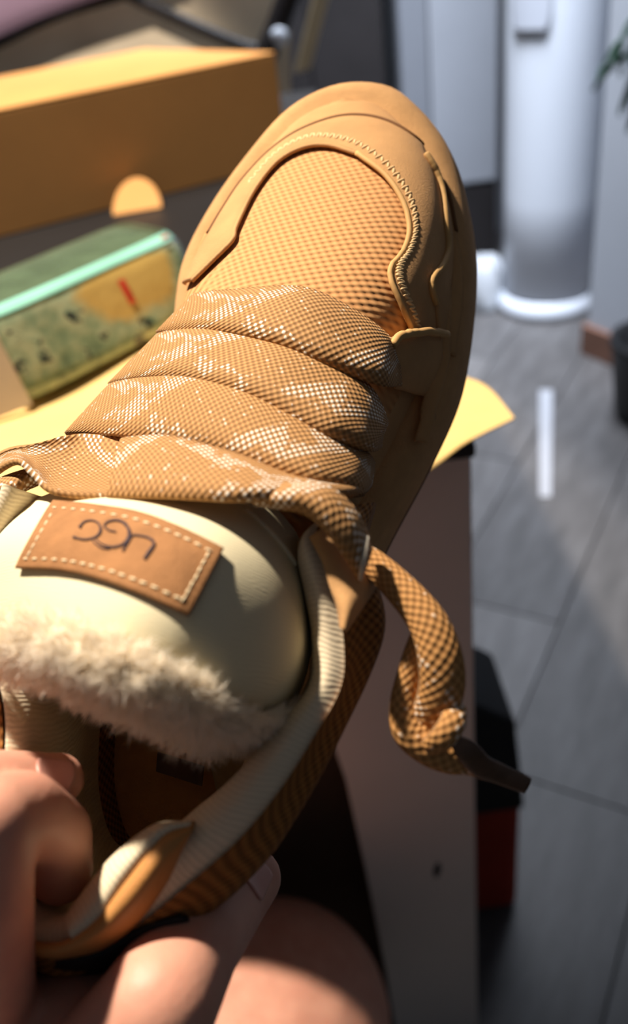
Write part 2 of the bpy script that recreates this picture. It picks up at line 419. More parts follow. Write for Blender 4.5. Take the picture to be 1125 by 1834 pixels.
grid('quarter', Gq, M_KNITB, shoe, flip=True)
cen = np.array([.005, .055])
def inner(s_, h, k):
    Q = RI.copy(); Q[:, :2] = Q[:, :2] + (RF[:, :2] - Q[:, :2]) * k; Q[:, 2] = h; return Q
Gl = loft([RB - np.array([0, 0, .001]), top, RI + np.array([0, 0, .0005]), inner(0, .084, .10), inner(0, .064, .45), inner(0, .050, .8), inner(0, .040, .97)], 150, 40)
grid('collar_lining', Gl, M_LINE, shoe, flip=True)
# suede eyestay over the throat, right
px_ribbon('eyestay', [(556, 962, .1025), (578, 1005, .1035), (592, 1050, .1035), (606, 1085, .103), (613, 1125, .101)],
          [(610, 925, .093), (655, 990, .0905), (670, 1045, .0905), (648, 1085, .097), (617, 1130, .101)], M_SUEDE, None, 0, .004, 50, 14, exp=2)
# insole and the print on it
ang = np.linspace(0, 2 * math.pi, 60, endpoint=False)
iv = [(-.014, .075, .0425)]
for rr in (.5, .9, 1.0):
    for a in ang:
        c_, s__ = math.cos(a), math.sin(a); iv.append((-.014 + .031 * rr + .10 * max(0, .05 * s__ * rr) * math.copysign(abs(c_) ** .8, c_), .075 + .062 * rr * math.copysign(abs(s__) ** .8, s__), .0425 + (.0012 if rr == 1 else 0)))
fs = [(0, 1 + j, 1 + (j + 1) % 60) for j in range(60)]
for k in range(2): fs += [(1 + k * 60 + j, 61 + k * 60 + j, 61 + k * 60 + (j + 1) % 60, 1 + k * 60 + (j + 1) % 60) for j in range(60)]
mesh('insole', iv, fs, M_INS, shoe)
q = [S(x, y, .0433) for x, y in ((283, 1346), (366, 1372), (362, 1408), (280, 1382))]
prism('size_print', q, (0, 0, .0003), M_DARKLBL, shoe, 0)

# --- heel pull tab: leather roll with a strip of lining inside
px_ribbon('heel_tab', [(350, 1474, .100), (295, 1492, .106), (228, 1572, .108), (178, 1642, .109), (122, 1686, .109), (80, 1692, .108), (45, 1684, .106)],
          [(332, 1500, .100), (303, 1566, .102), (246, 1648, .103), (186, 1695, .103), (126, 1710, .103), (85, 1712, .103), (40, 1702, .102)], M_LEATH, None, 0, .004, 70, 16, exp=2)
px_ribbon('heel_lining', [(330, 1474, .100), (275, 1482, .104), (205, 1535, .106), (155, 1595, .106), (118, 1645, .106)],
          [(346, 1477, .1025), (296, 1494, .107), (229, 1574, .109), (179, 1644, .110), (130, 1684, .110)], M_LINE, None, -.001, .003, 60, 14, exp=2)
px_ribbon('heel_shade_strip', [(322, 1640, .097), (250, 1662, .101), (186, 1700, .102), (120, 1714, .102), (40, 1706, .101)],
          [(345, 1648, .092), (280, 1690, .089), (200, 1734, .089), (115, 1746, .090), (30, 1722, .091)], M_BLACK, None, .001, .0025, 60, 10, exp=2)  # shade on the heel wall below the tab, put in as a black strip

# --- tongue
TG = [[(-70, 985, .076), (40, 905, .092), (190, 855, .100), (345, 850, .100), (470, 895, .095), (525, 945, .088), (545, 990, .078)],
      [(-75, 1020, .090), (40, 955, .113), (195, 940, .122), (340, 960, .121), (455, 1000, .112), (532, 1055, .099), (553, 1085, .082)],
      [(-75, 1075, .094), (45, 1045, .120), (185, 1055, .130), (310, 1088, .129), (432, 1130, .117), (530, 1160, .101), (557, 1172, .082)],
      [(-75, 1125, .094), (45, 1125, .120), (170, 1155, .130), (290, 1205, .127), (410, 1245, .115), (500, 1250, .098), (537, 1242, .080)],
      [(-75, 1160, .088), (45, 1175, .113), (165, 1210, .122), (275, 1255, .118), (385, 1290, .105), (458, 1290, .090), (512, 1272, .074)],
      [(-70, 1150, .078), (50, 1165, .098), (165, 1195, .106), (270, 1240, .102), (375, 1270, .092), (450, 1272, .080), (505, 1260, .068)]]
GT = loft([SP(r) for r in TG], 90, 60)
grid('tongue', GT, M_TONGUE, shoe, flip=True)
TT = bvh(GT)
# seam of the tongue padding at upper right
edge_bead('tongue_seam', [(440, 912), (480, 950), (510, 985), (528, 1012)], .0007, M_TONGUE, TT, .0002, 30)

# label: leather patch, stitches, lettering
PT = [(100, 905), (170, 913), (250, 927), (325, 955), (396, 990)]; PB = [(38, 1020), (110, 1024), (180, 1040), (255, 1068), (336, 1104)]
_, GP = px_ribbon('label_patch', PT, PB, M_PATCH, TT, .0009, .0003, 60, 26, .0014)
PP = bpy.data.objects['label_patch']
st = capsule_mesh('label_stitch', .0017, .00030, M_STITCH2)
def pq(u, v): return (1 - v) * catmull(PT, 101)[int(u * 100)] + v * catmull(PB, 101)[int(u * 100)]
tr = [(u, .13) for u in np.linspace(.05, .94, 16)] + [(.945, v) for v in np.linspace(.2, .85, 7)] + [(u, .87) for u in np.linspace(.92, .05, 16)] + [(.05, v) for v in np.linspace(.8, .25, 6)]
for (u, v) in tr:
    du = (.012, 0) if v in (.13, .87) else (0, .03)
    a, b = cast(TT, *pq(max(0, u - du[0]), v - du[1]), .0019), cast(TT, *pq(min(1, u + du[0]), v + du[1]), .0019)
    place('label_stitch', st, (a + b) / 2, b - a, np.array([0, 0, 1.]), PP)
def cr(x, y): return (20 + x / 2.8125, 880 + y / 2.8125)
def stroke(pts, wds):
    Q = catmull([cr(*p) for p in pts], 36); wv = catmull(np.array(wds, float)[:, None], 36)[:, 0]
    T = np.gradient(Q, axis=0); T /= np.linalg.norm(T, axis=1)[:, None]; Nn = np.stack([-T[:, 1], T[:, 0]], 1)
    Gd = np.array([[cast(TT, *(Q[j] + Nn[j] * wv[j] * k), .0021) for j in range(36)] for k in (-.5, 0, .5)])
    solid(grid('letter', Gd, M_INK, PP), .0003, 0)
stroke([(684, 372), (704, 340), (726, 306), (722, 288), (700, 272), (668, 262), (640, 258), (622, 262), (604, 294), (582, 332)], [5, 5, 4.5, 4, 3, 2.4, 2.2, 2.4, 2.6, 3])          # U, upside down
stroke([(548, 240), (520, 234), (512, 232)], [2, 2, 2])
stroke([(512, 230), (490, 214), (506, 192), (550, 184), (590, 204), (610, 240), (604, 276), (574, 304), (530, 312), (486, 298), (450, 272)], [2, 2, 2.2, 3, 4.5, 5, 4.2, 3, 2.4, 2, 1.6])   # large middle G
stroke([(372, 212), (392, 190), (430, 184), (462, 200), (474, 228), (462, 254), (430, 270), (384, 272), (346, 262)], [3, 2, 2, 3, 4, 3.4, 2.4, 2, 3.2])     # small G
stroke([(430, 270), (452, 294), (486, 314), (520, 320)], [1.6, 2, 2, 1.4])
stroke([(366, 210), (372, 214), (378, 216)], [3, 4, 3])
stroke([(340, 258), (346, 262), (352, 264)], [3, 4, 3])

# --- fleece edge of the tongue: a soft roll carrying strands
FA = [(-60, 1110, .112), (0, 1104, .124), (90, 1112, .131), (190, 1146, .133), (290, 1190, .130), (375, 1238, .120), (440, 1278, .108), (490, 1276, .096), (525, 1270, .086)]
FB = [(-60, 1200, .100), (0, 1206, .112), (80, 1216, .119), (150, 1246, .120), (225, 1276, .117), (295, 1308, .108), (355, 1335, .097), (420, 1330, .088), (500, 1312, .078)]
fo, GF = px_ribbon('fleece_trim', FA, FB, M_FLEECE, None, .001, .007, 90, 16, 0, exp=2)
V_, Fc = [], []
def strand(p, d0, d1, L, wd):
    """three-segment tapering hair"""
    side = np.cross(d0, rng.normal(size=3)); side /= np.linalg.norm(side) + 1e-9
    b = len(V_); pos = p.copy(); dirs = [d0, d0 * .6 + d1 * .4, d1]
    for k in range(3):
        ww = wd * (1, .8, .5)[k]; V_.append(pos - side * ww); V_.append(pos + side * ww)
        dd = dirs[k] / (np.linalg.norm(dirs[k]) + 1e-9); pos = pos + dd * L / 3
    V_.append(pos)
    Fc.extend([(b, b + 1, b + 3, b + 2), (b + 2, b + 3, b + 5, b + 4), (b + 4, b + 5, b + 6)])
nvF, nuF, _ = GF.shape
gu = np.gradient(GF, axis=1); gv = np.gradient(GF, axis=0); gn = np.cross(gu, gv); gn /= np.linalg.norm(gn, axis=2)[:, :, None]
if gn[nvF // 2, nuF // 2, 2] < 0: gn = -gn
gvn = gv / np.linalg.norm(gv, axis=2)[:, :, None]; gun = gu / np.linalg.norm(gu, axis=2)[:, :, None]
clump = {}
for _ in range(17000):
    fi, fj = rng.uniform(0, nvF - 1.001), rng.uniform(0, nuF - 1.001); i, j = int(fi), int(fj); a, b = fi - i, fj - j
    p = GF[i, j] * (1 - a) * (1 - b) + GF[i + 1, j] * a * (1 - b) + GF[i, j + 1] * (1 - a) * b + GF[i + 1, j + 1] * a * b
    key = (int(fi / 2.2), int(fj / 2.6)); cv = clump.setdefault(key, rng.normal(size=2) * .45)
    v = fi / (nvF - 1)
    along = (v - .35) * 1.6
    d0 = gn[i, j] * .9 + gvn[i, j] * (along * .5 + cv[0] * .5) + gun[i, j] * cv[1] * .5 + rng.normal(size=3) * .25
    d1 = gn[i, j] * .25 + gvn[i, j] * (along + cv[0]) + gun[i, j] * cv[1] + rng.normal(size=3) * .35
    strand(p - gn[i, j] * .0006, d0, d1, rng.uniform(.0035, .0065) * (1.25 if v > .75 else 1), .00016)
def fur_mat():
    t = NT('fleece_fibre', .95, .05); t.color(lin((254, 247, 233)))
    tr_ = t.n('ShaderNodeBsdfTranslucent'); tr_.inputs['Color'].default_value = lin((254, 244, 226))
    mx = t.n('ShaderNodeMixShader'); mx.inputs[0].default_value = .5
    t.l(t.b.outputs[0], mx.inputs[1]); t.l(tr_.outputs[0], mx.inputs[2]); t.l(mx.outputs[0], t.t.nodes['Material Output'].inputs[0])
    return t.m
fz = mesh('fleece_pile', V_, Fc, fur_mat(), fo); fz['kind'] = 'stuff'

# --- laces: flat webbing straps
def strap(name, A, B, bulge=.004, lift=0, nu=90, nv=18, m=M_LACE, thick=.0016, exp=3):
    o, g_ = px_ribbon(name, A, B, m, None, lift, bulge, nu, nv, thick, exp=exp)
    return o
strap('lace', [(352, 545, .050), (350, 528, .064), (420, 522, .0755), (500, 516, .079), (560, 522, .079), (630, 556, .074), (690, 600, .066), (712, 640, .052)],
      [(296, 604, .048), (284, 596, .064), (350, 592, .079), (430, 600, .087), (520, 626, .089), (600, 660, .086), (682, 690, .076), (716, 690, .056)], .0045)
strap('lace', [(298, 610, .052), (286, 600, .066), (360, 588, .079), (440, 595, .084), (530, 615, .085), (610, 650, .081), (665, 700, .076), (690, 752, .066), (684, 768, .050)],
      [(212, 700, .050), (198, 688, .068), (270, 676, .084), (340, 682, .091), (440, 706, .096), (540, 758, .096), (600, 785, .093), (660, 806, .082), (680, 800, .060)], .0045)
strap('lace', [(208, 702, .056), (200, 690, .070), (290, 668, .084), (360, 676, .091), (450, 700, .094), (540, 745, .093), (610, 785, .088), (655, 812, .078), (668, 830, .060)],
      [(138, 794, .054), (122, 776, .072), (220, 782, .090), (310, 794, .098), (400, 816, .102), (490, 848, .103), (570, 872, .100), (640, 884, .088), (662, 870, .066)], .0045)
strap('lace', [(240, 800, .092), (222, 788, .097), (300, 784, .1025), (370, 800, .1045), (440, 822, .105), (510, 850, .103), (580, 866, .098), (640, 872, .088), (655, 866, .074)],
      [(205, 888, .109), (200, 891, .111), (280, 892, .115), (350, 894, .1165), (420, 896, .116), (490, 890, .112), (550, 882, .105), (615, 888, .094), (650, 884, .078)], .004)
strap('lace', [(245, 778, .088), (190, 782, .085), (150, 780, .084), (110, 783, .089), (60, 795, .094), (10, 806, .092), (-40, 838, .084), (-80, 880, .070)],
      [(225, 890, .1115), (170, 889, .1105), (120, 886, .109), (85, 876, .107), (60, 850, .105), (30, 828, .103), (-20, 858, .094), (-70, 905, .080)], -.004, 0, 90, 18, exp=2)
strap('lace', [(70, 838, .092), (40, 846, .095), (5, 858, .096), (-40, 880, .092)], [(66, 866, .092), (40, 878, .095), (0, 905, .097), (-40, 935, .092)], .003, 0, 40, 12, exp=2)
strap('lace', [(440, 888, .106), (500, 872, .109), (545, 868, .109), (590, 876, .107), (628, 908, .104), (650, 945, .101), (662, 985, .097)],
      [(460, 902, .108), (505, 908, .1095), (545, 916, .1095), (575, 938, .109), (600, 968, .107), (622, 1000, .104), (645, 1040, .099)], .003, .002, 80, 14, exp=2)
tube('lace_eyelet', np.array([S(658, 962, .104), S(654, 985, .1055), S(650, 1010, .1055), S(645, 1038, .103)]), [.0005, .0007, .0007, .0005], M_METAL, shoe, ns=10, n=20)
# eyelet loop on the right wall of the vamp
px_ribbon('eyelet_loop', [(676, 618), (692, 603), (715, 597), (742, 594), (770, 597)], [(690, 690), (708, 694), (728, 700), (748, 704), (764, 704)], M_SUEDE, BT, .003, .0012, 40, 14, .0014, exp=2)
edge_bead('loop_edge', [(676, 620), (690, 605), (715, 597), (742, 593), (771, 597)], .0013, M_PIPE, BT, .0055, 30)

def dt(pts):       # (x, y, depth, radius px) -> points and radii in metres
    return np.array([D(x, y, d) for x, y, d, r in pts]), [r * d / F for x, y, d, r in pts]
P_, R_ = dt([(645, 990, .204, 20), (668, 1008, .2025, 25), (705, 1042, .200, 29), (745, 1085, .197, 33), (772, 1125, .195, 37), (788, 1175, .194, 41), (792, 1225, .1945, 42), (780, 1268, .196, 40), (752, 1300, .199, 32), (735, 1315, .202, 20)])
hang = tube('hanging_lace', P_, R_, M_LACE2, shoe, ns=20, n=80, flat=.62, flatdir=rl(CX, CY))
P_, R_ = dt([(752, 1128, .198, 14), (742, 1165, .198, 18), (732, 1210, .198, 22), (724, 1260, .198, 26), (734, 1305, .1975, 34), (768, 1335, .197, 36), (805, 1352, .1975, 34), (838, 1362, .1985, 27), (862, 1374, .1995, 20)])
tube('lace_knot', P_, R_, M_LACE2, shoe, ns=20, n=70, flat=.75, flatdir=rl(CX, CY))
P_, R_ = dt([(816, 1265, .195, 22), (810, 1295, .192, 25), (792, 1322, .1915, 24), (768, 1340, .194, 18)])
tube('knot_wrap', P_, R_, M_LACE2, shoe, ns=16, n=30, flat=.6, flatdir=rl(CX, CY))
P_, R_ = dt([(812, 1322, .1925, 10), (836, 1345, .194, 22), (862, 1372, .197, 22), (895, 1386, .200, 19), (944, 1407, .203, 16)])
tube('lace_tip', P_, R_, M_TIP, shoe, ns=14, n=36, flat=.4, flatdir=rl(CX, CY))

# ================================================================== PERSON (hand and thigh)
def skin_mat():
    t = NT('skin', .5, .35); co = t.coord()
    a = t.ramp(t.noise(co, 45, 3), [(.3, lin((206, 146, 124))), (.7, lin((222, 166, 142)))])
    t.color(a); t.bump(t.noise(co, 700, 4, .65), .25, .0005)
    t.b.inputs['Subsurface Weight'].default_value = .25; t.b.inputs['Subsurface Radius'].default_value = (.008, .003, .0015); t.b.inputs['Subsurface Scale'].default_value = .5
    return t.m
M_SKIN = skin_mat(); M_NAIL = plain('fingernail', (222, 164, 148), .3, .04, spec=.5)
person = empty('person', tuple(W(100, 1900, .24)))
tag(person, 'person with bare skin gripping the sneaker heel in one hand, bare thigh below', 'person')
def capsules(chains):
    vs_, fs_ = [], []
    for pts in chains:
        for (a, b) in zip(pts[:-1], pts[1:]):
            p, ra = W(*a[:3]), a[3]; q, rb = W(*b[:3]), b[3]
            ax = q - p; L = np.linalg.norm(ax); ax /= L; N = np.cross(ax, [.3, .5, .8]); N /= np.linalg.norm(N); B = np.cross(ax, N)
            rings_ = [(p - ax * ra * math.cos(t), ra * math.sin(t)) for t in np.linspace(.25, math.pi / 2, 6)] + [(p * (1 - k) + q * k, ra * (1 - k) + rb * k) for k in (.25, .5, .75)] + [(q + ax * rb * math.cos(t), rb * math.sin(t)) for t in np.linspace(math.pi / 2, .25, 6)]
            o = len(vs_); ns = 20
            for c, r in rings_:
                for k in range(ns): vs_.append(c + r * (math.cos(2 * math.pi * k / ns) * N + math.sin(2 * math.pi * k / ns) * B))
            n = len(rings_)
            fs_ += [tuple(o + i for i in f) for f in gfaces(n, ns, True)]
            fs_.append(tuple(o + k for k in range(ns))[::-1]); fs_.append(tuple(o + (n - 1) * ns + k for k in range(ns)))
    return vs_, fs_
def fuse(name, chains, m, parent, vox, it=6):
    v, f = capsules(chains); o = mesh(name, v, f, m, parent)
    r = o.modifiers.new('fuse', 'REMESH'); r.mode = 'VOXEL'; r.voxel_size = vox; r.use_smooth_shade = True
    s_ = o.modifiers.new('soft', 'SMOOTH'); s_.factor = .5; s_.iterations = it
    dg = bpy.context.evaluated_depsgraph_get(); me = bpy.data.meshes.new_from_object(o.evaluated_get(dg))
    o.modifiers.clear(); o.data = me; me.polygons.foreach_set('use_smooth', [True] * len(me.polygons))
    if not me.materials: me.materials.append(m)
    return o
hand = fuse('hand', [
    # thumb: base of palm -> knuckle -> tip
    [(170, 2000, .186, .019), (283, 1800, .182, .0125), (345, 1690, .199, .0110), (400, 1622, .220, .0102), (450, 1574, .231, .0080)],
    # index finger: up the left edge, over the collar, curled down inside
    [(-40, 1960, .215, .016), (-28, 1760, .186, .0105), (-30, 1600, .176, .0098), (-22, 1478, .174, .0095), (40, 1455, .186, .0088), (98, 1492, .196, .0082), (108, 1560, .204, .0076)],
    # middle finger: its tip points to the right above
    [(-150, 1980, .22, .016), (-150, 1760, .195, .0100), (-140, 1560, .186, .0094), (-100, 1430, .186, .0090), (-20, 1412, .194, .0084), (60, 1404, .203, .0074), (104, 1396, .206, .0062)],
    # ring and little finger, beyond the left edge
    [(-260, 2000, .23, .015), (-250, 1780, .205, .0095), (-250, 1560, .198, .0090), (-200, 1440, .205, .0080), (-130, 1420, .212, .0070)],
    [(-340, 2040, .24, .014), (-340, 1860, .22, .0085), (-340, 1700, .214, .0078), (-300, 1610, .218, .0066)],
    # palm and wrist
    [(170, 2000, .186, .019), (60, 1870, .203, .0160), (-40, 1960, .215, .016), (-150, 1980, .22, .016), (-260, 2000, .23, .015), (-340, 2040, .24, .014)],
    [(210, 1890, .192, .016), (90, 1830, .202, .0125), (0, 1810, .204, .011)],
    [(60, 1870, .203, .0160), (-20, 2150, .235, .022), (-120, 2150, .238, .022), (-200, 2120, .24, .02), (-260, 2000, .23, .015)],
    [(170, 2000, .186, .019), (60, 2250, .245, .022), (-60, 2500, .27, .024), (-60, 3000, .31, .027)],
    [(-200, 2120, .24, .02), (-180, 2300, .255, .022), (-160, 2500, .275, .023), (-160, 3000, .315, .026)]], M_SKIN, person, .0013, 6)
HB_ = BVHTree.FromPolygons([tuple(np.array(v.co) + np.array(person.location)) for v in hand.data.vertices], [tuple(p.vertices) for p in hand.data.polygons])
def nail_on(x, y, x2, y2, L, wd, roll=0.0):
    """a nail bedded on the skin where the ray meets the finger, running towards (x2, y2)"""
    r = rw(x, y); r = r / np.linalg.norm(r)
    h, nr, i_, d_ = HB_.ray_cast(Vector(CAMP), Vector(r))
    if h is None: return
    h, nr = np.array(h), np.array(nr); nr = nr if nr @ r < 0 else -nr
    t_ = W(x2, y2, 1) - W(x, y, 1); t_ = t_ - (t_ @ nr) * nr; t_ /= np.linalg.norm(t_); sd_ = np.cross(nr, t_)
    Gd = []
    for v in np.linspace(-1, 1, 11):
        row = []
        for u in np.linspace(-1, 1, 12):
            lu = L / 2 * u * (1 - .22 * v * v); q_ = h + t_ * lu + sd_ * wd / 2 * v
            k_, n_, _i, _d = HB_.find_nearest(Vector(q_)); row.append(np.array(k_) + nr * .0003)
        Gd.append(row)
    solid(grid('fingernail', np.array(Gd) - np.array(person.location), M_NAIL, hand), .0004, 0)
nail_on(462, 1572, 480, 1552, .011, .0085)
nail_on(98, 1384, 122, 1384, .010, .0080)
fuse('thigh', [[(488, 1835, .725, .098), (450, 1930, .68, .102), (370, 2160, .60, .108), (220, 2900, .46, .114)],
               [(488, 1835, .725, .098), (492, 1845, .735, .092)]], M_SKIN, person, .006, 8)

# ================================================================== ROOM
def floor_mat(var):
    t = NT('floor_plank', .38, .4); co = t.coord()
    n1 = t.noise(t.stretch(co, (3, 14, 1)), 2.2, 5, .65)
    t.color(t.ramp(n1, [(.25, lin((70 + var, 69 + var, 69 + var))), (.5, lin((88 + var, 86 + var, 86 + var))), (.75, lin((104 + var, 103 + var, 104 + var)))]))
    return t.m
FM = [floor_mat(v) for v in (-8, 0, 8)]
fl = mesh('floor', [(-4, -2, -.012), (4, -2, -.012), (4, 4, -.012), (-4, 4, -.012)], [(0, 1, 2, 3)], plain('grout', (70, 68, 68), .8), smooth=False); fl['kind'] = 'structure'
pw, pl = .20, 1.2
ang_f = math.radians(58); ca, sa = math.cos(ang_f), math.sin(ang_f)
pv, pf = box_data((-pl / 2 + .0015, -pw / 2 + .0015, -.012), (pl / 2 - .0015, pw / 2 - .0015, 0))
pmes = []
for k in range(3):
    me = bpy.data.meshes.new('plank'); me.from_pydata(pv, [], [list(x) for x in pf]); me.materials.append(FM[k]); pmes.append(me)
for i in range(-16, 17):
    for j in range(-4, 5):
        cx_, cy_ = (j + .37 * (i % 3)) * pl, i * pw
        x, y = .6 + ca * cx_ - sa * cy_, 1.6 + sa * cx_ + ca * cy_
        if -1.6 < x < 2.4 and -.3 < y < 3.3:
            o = bpy.data.objects.new('plank', random.choice(pmes)); link(o, fl); o.location = (x, y, 0); o.rotation_euler = (0, 0, ang_f)
M_WALL = plain('grey_wall', (150, 152, 158), .8, .04, 3)
wb = box('wall_back', (-2.6, 2.95, 0), (3.2, 3.05, 2.6), M_WALL, None, 0); wb['kind'] = 'structure'
# wall on the right whose foot runs towards the camera
a, b = G(1050, 632, 0)[:2], G(1125, 664, 0)[:2]; d = (b - a) / np.linalg.norm(b - a); nrm = np.array([-d[1], d[0]]); nrm = nrm if nrm[0] > 0 else -nrm
def wallp(z): return [(*a, z), (*(a + d * 1.6), z), (*(a + d * 1.6 + nrm * .3), z), (*(a + nrm * .6), z)]
wr = prism('wall_right', wallp(0), (0, 0, 2.6), plain('pale_wall', (176, 181, 190), .8, .03, 3), None, 0); wr['kind'] = 'structure'
def off(k, z): return [(*(a - d * .01 - nrm * k), z), (*(a + d * 1.6 - nrm * k), z), (*(a + d * 1.6 + nrm * .001), z), (*(a - d * .01 + nrm * .3), z)]
bb = prism('baseboard_right', off(.012, .0), (0, 0, .075), plain('brown_baseboard', (112, 80, 66), .6, .15, 20), None, .002); bb['kind'] = 'structure'

# --- table: dark top, white side panel that narrows downwards
M_TOP = plain('charcoal_table_top', (26, 25, 26), .5, .1, 10, spec=.4)
M_WHITE = plain('white_panel', (206, 198, 190), .55, .04, 8)
table = empty('table', (-.5, .9, 0)); tag(table, 'white panelled table with a dark top carrying the shoe box', 'table')
box('table_top', (-1.25, .435, .7205), (.098, 1.62, .73), M_TOP, table, .002)
lp = [V(860, 815, .45), V(855, 1834, .45), V(705, 1834, .45), V(692, 1745, .45), V(655, 1560, .45), V(620, 1400, .45), V(585, 1300, .45), V(480, 1240, .45), V(-300, 1200, .45)]
xr = .0985
poly = [(xr, .45, .72), (xr, .45, 0.0), (.012, .45, 0.0)] + [(p[0], .45, p[2]) for p in lp[3:8]] + [(-.25, .45, .56), (-1.1, .45, .56), (-1.16, .45, .45), (-1.18, .45, 0), (-1.25, .45, 0), (-1.25, .45, .72)]
prism('front_panel', poly, (0, .02, 0), M_WHITE, table, .0015)
box('back_panel', (-1.25, 1.58, 0), (xr, 1.60, .72), M_WHITE, table, .002)
box('side_panel', (-1.25, .4705, 0), (-1.23, 1.5795, .72), M_WHITE, table, .002)
box('side_panel', (xr - .02, .4705, .42), (xr, 1.5795, .72), M_WHITE, table, .002)
box('under_table_shade', (-1.2, .49, .02), (.075, .50, .70), plain('dark_brown_shade', (66, 48, 34), .7, .1, 12), table, .001)  # dark sheet added for the darkness under the table; also blocks light
sp = V(783, 1558, .45)
prism('scuff_mark', [(sp[0] + .007 * math.cos(t) * .5, .4495, sp[2] + .010 * math.sin(t) + .004 * math.cos(t)) for t in np.linspace(0, 2 * math.pi, 12, endpoint=False)], (0, .002, 0), M_BLACK, table, 0)  # scuff mark on the leg, laid on as a thin black disc

# --- kraft paper on the table, its corner curling over the edge
M_KRAFT = plain('yellow_kraft_paper', (230, 192, 122), .75, .08, 14, .3, 300)
def paper():
    c0 = G(922, 738, .735); e1 = G(745, 835, .735) - c0; e2 = G(800, 655, .735) - c0
    e1 /= np.linalg.norm(e1); e2 /= np.linalg.norm(e2)
    Gd = []
    for v in np.linspace(0, .42, 36):
        row = []
        for u in np.linspace(0, .52, 44):
            p = c0 + e1 * u * 1.0 + e2 * v
            row.append(p)
        Gd.append(row)
    return c0, e1, e2
c0, e1, e2 = paper()
pc = [G(922, 738, .735), G(748, 838, .735), G(-60, 900, .735), G(-80, 690, .735), G(330, 480, .735), G(800, 655, .735)]
left = np.linspace(0, 1, 40)
nearE = catmull([pc[0], G(835, 786, .735), pc[1], G(560, 895, .735), G(300, 900, .735), G(-60, 905, .735)], 60)
farE = catmull([pc[0], G(872, 685, .735), pc[5], G(620, 560, .735), G(330, 520, .735), G(-70, 640, .735)], 60)
Gd = np.array([nearE * (1 - v) + farE * v for v in np.linspace(0, 1, 26)])
for i in range(26):
    for j in range(60):
        p = Gd[i, j]
        Gd[i, j, 2] = .7325 + .002 * (1 + math.sin(31 * p[0] + 17 * p[1])) - 1.5 * max(0, p[0] - .092) ** 2 - 5 * max(0, .445 - p[1]) ** 2
kp = tag(solid(grid('kraft_paper', Gd, M_KRAFT, None), .0008, 1), 'yellow kraft wrapping paper spread on the table under the shoe, corner sticking out', 'paper')

# --- shoe box
M_BOX = plain('kraft_cardboard', (200, 146, 86), .8, .05, 12, .15, 400)
E0 = G(508, 292, .731); d1 = G(330, 338, .731) - E0; d1 /= np.linalg.norm(d1); d2 = np.array([-d1[1], d1[0], 0]); d2 = d2 if d2[1] > 0 else -d2
sb = empty('shoe_box', tuple(E0 + d1 * .22 + d2 * .2)); tag(sb, 'orange kraft cardboard shoe box standing on the table behind the sneaker', 'box')
E0 = E0 + np.array([0.006, 0, 0])
LB, DB, HB = .46, .44, .123
def bp(u, v, z): return E0 + d1 * u + d2 * v + np.array([0, 0, z])
def slab(name, u0, u1, v0, v1, z0, z1, m, bev=.001):
    return prism(name, [bp(u0, v0, z0), bp(u1, v0, z0), bp(u1, v1, z0), bp(u0, v1, z0)], (0, 0, z1 - z0), m, sb, bev)
slab('front_panel', 0, LB, 0, .003, .0, HB - .0035, M_BOX)
for u_ in (0, LB - .003): prism('side_panel', [bp(u_, .0032, 0), bp(u_, DB, 0), bp(u_, DB, HB - .0255), bp(u_, .0032, HB - .0038)], d1 * .003, M_BOX, sb, .0008)
slab('back_panel', .0032, LB - .0032, DB - .003, DB, 0, HB - .026, M_BOX); slab('bottom_panel', .0032, LB - .0032, .0032, DB - .0032, 0.0, .003, M_BOX)
prism('lid', [bp(0, 0, HB - .003), bp(LB, 0, HB - .003), bp(LB, DB, HB - .025), bp(0, DB, HB - .025)], (0, 0, .003), M_BOX, sb, .001)
# thumb tab: a half disc of card bent out of the front
tc = None
r0 = rw(222, 356); den = np.cross(d1, [0, 0, 1]); tt = ((E0 - CAMP) @ den) / (r0 @ den); tc = CAMP + r0 * tt - d2 * .04 - np.array([0, 0, .006])
tilt = np.array([0, .80, .60]); d1t = np.array([1., .12, 0])
tp = [tc + d1t * .027 * math.cos(t) + tilt * .045 * math.sin(t) for t in np.linspace(0, math.pi, 24)]
prism('thumb_tab', [p - tilt * .0 for p in tp], np.array([0, .0009, -.0012]), M_BOX, sb, 0)

# --- printed film pack lying on the paper
def pack_mat():
    t = NT('printed_film', .18, .6); co = t.coord(); uvx = t.xyz(t.coord('UV'))
    n1 = t.noise(co, 30, 4); n2 = t.noise(co, 62, 4)
    c = t.ramp(n1, [(.32, lin((62, 84, 66))), (.45, lin((128, 148, 116))), (.56, lin((172, 178, 142))), (.68, lin((120, 152, 124)))])
    c = t.mix(t.math('GREATER_THAN', n2, .60), c, lin((56, 62, 54)))
    wob = t.math('MULTIPLY', t.math('SUBTRACT', t.noise(co, 45, 3), .5), .5)
    du = t.math('MULTIPLY', t.math('SUBTRACT', uvx[0], .66), 2.9); dv = t.math('MULTIPLY', t.math('SUBTRACT', uvx[1], .465), 15)
    rr = t.math('ADD', t.math('ADD', t.math('MULTIPLY', du, du), t.math('MULTIPLY', dv, dv)), t.math('MULTIPLY', wob, 1.6))
    c = t.mix(t.ramp(rr, [(.45, (1, 1, 1, 1)), (.75, (0, 0, 0, 1))]), c, lin((196, 164, 92)))
    t.color(c); t.b.inputs['Coat Weight'].default_value = .6; t.b.inputs['Coat Roughness'].default_value = .12
    t.bump(t.noise(co, 30, 3), .3, .004); return t.m
M_FILM = pack_mat(); M_MINT = plain('mint_film', (150, 214, 192), .2, .06, 20, .3, 40, .6); M_RED = plain('red_print', (196, 40, 36), .4, .05)
M_PALE = plain('pale_carton', (214, 200, 182), .6, .06, 20); M_GREENP = plain('dark_green_film', (84, 100, 76), .2, .2, 30, .3, 40, .6)
pb = G(62, 732, .737); pr = G(330, 590, .737)
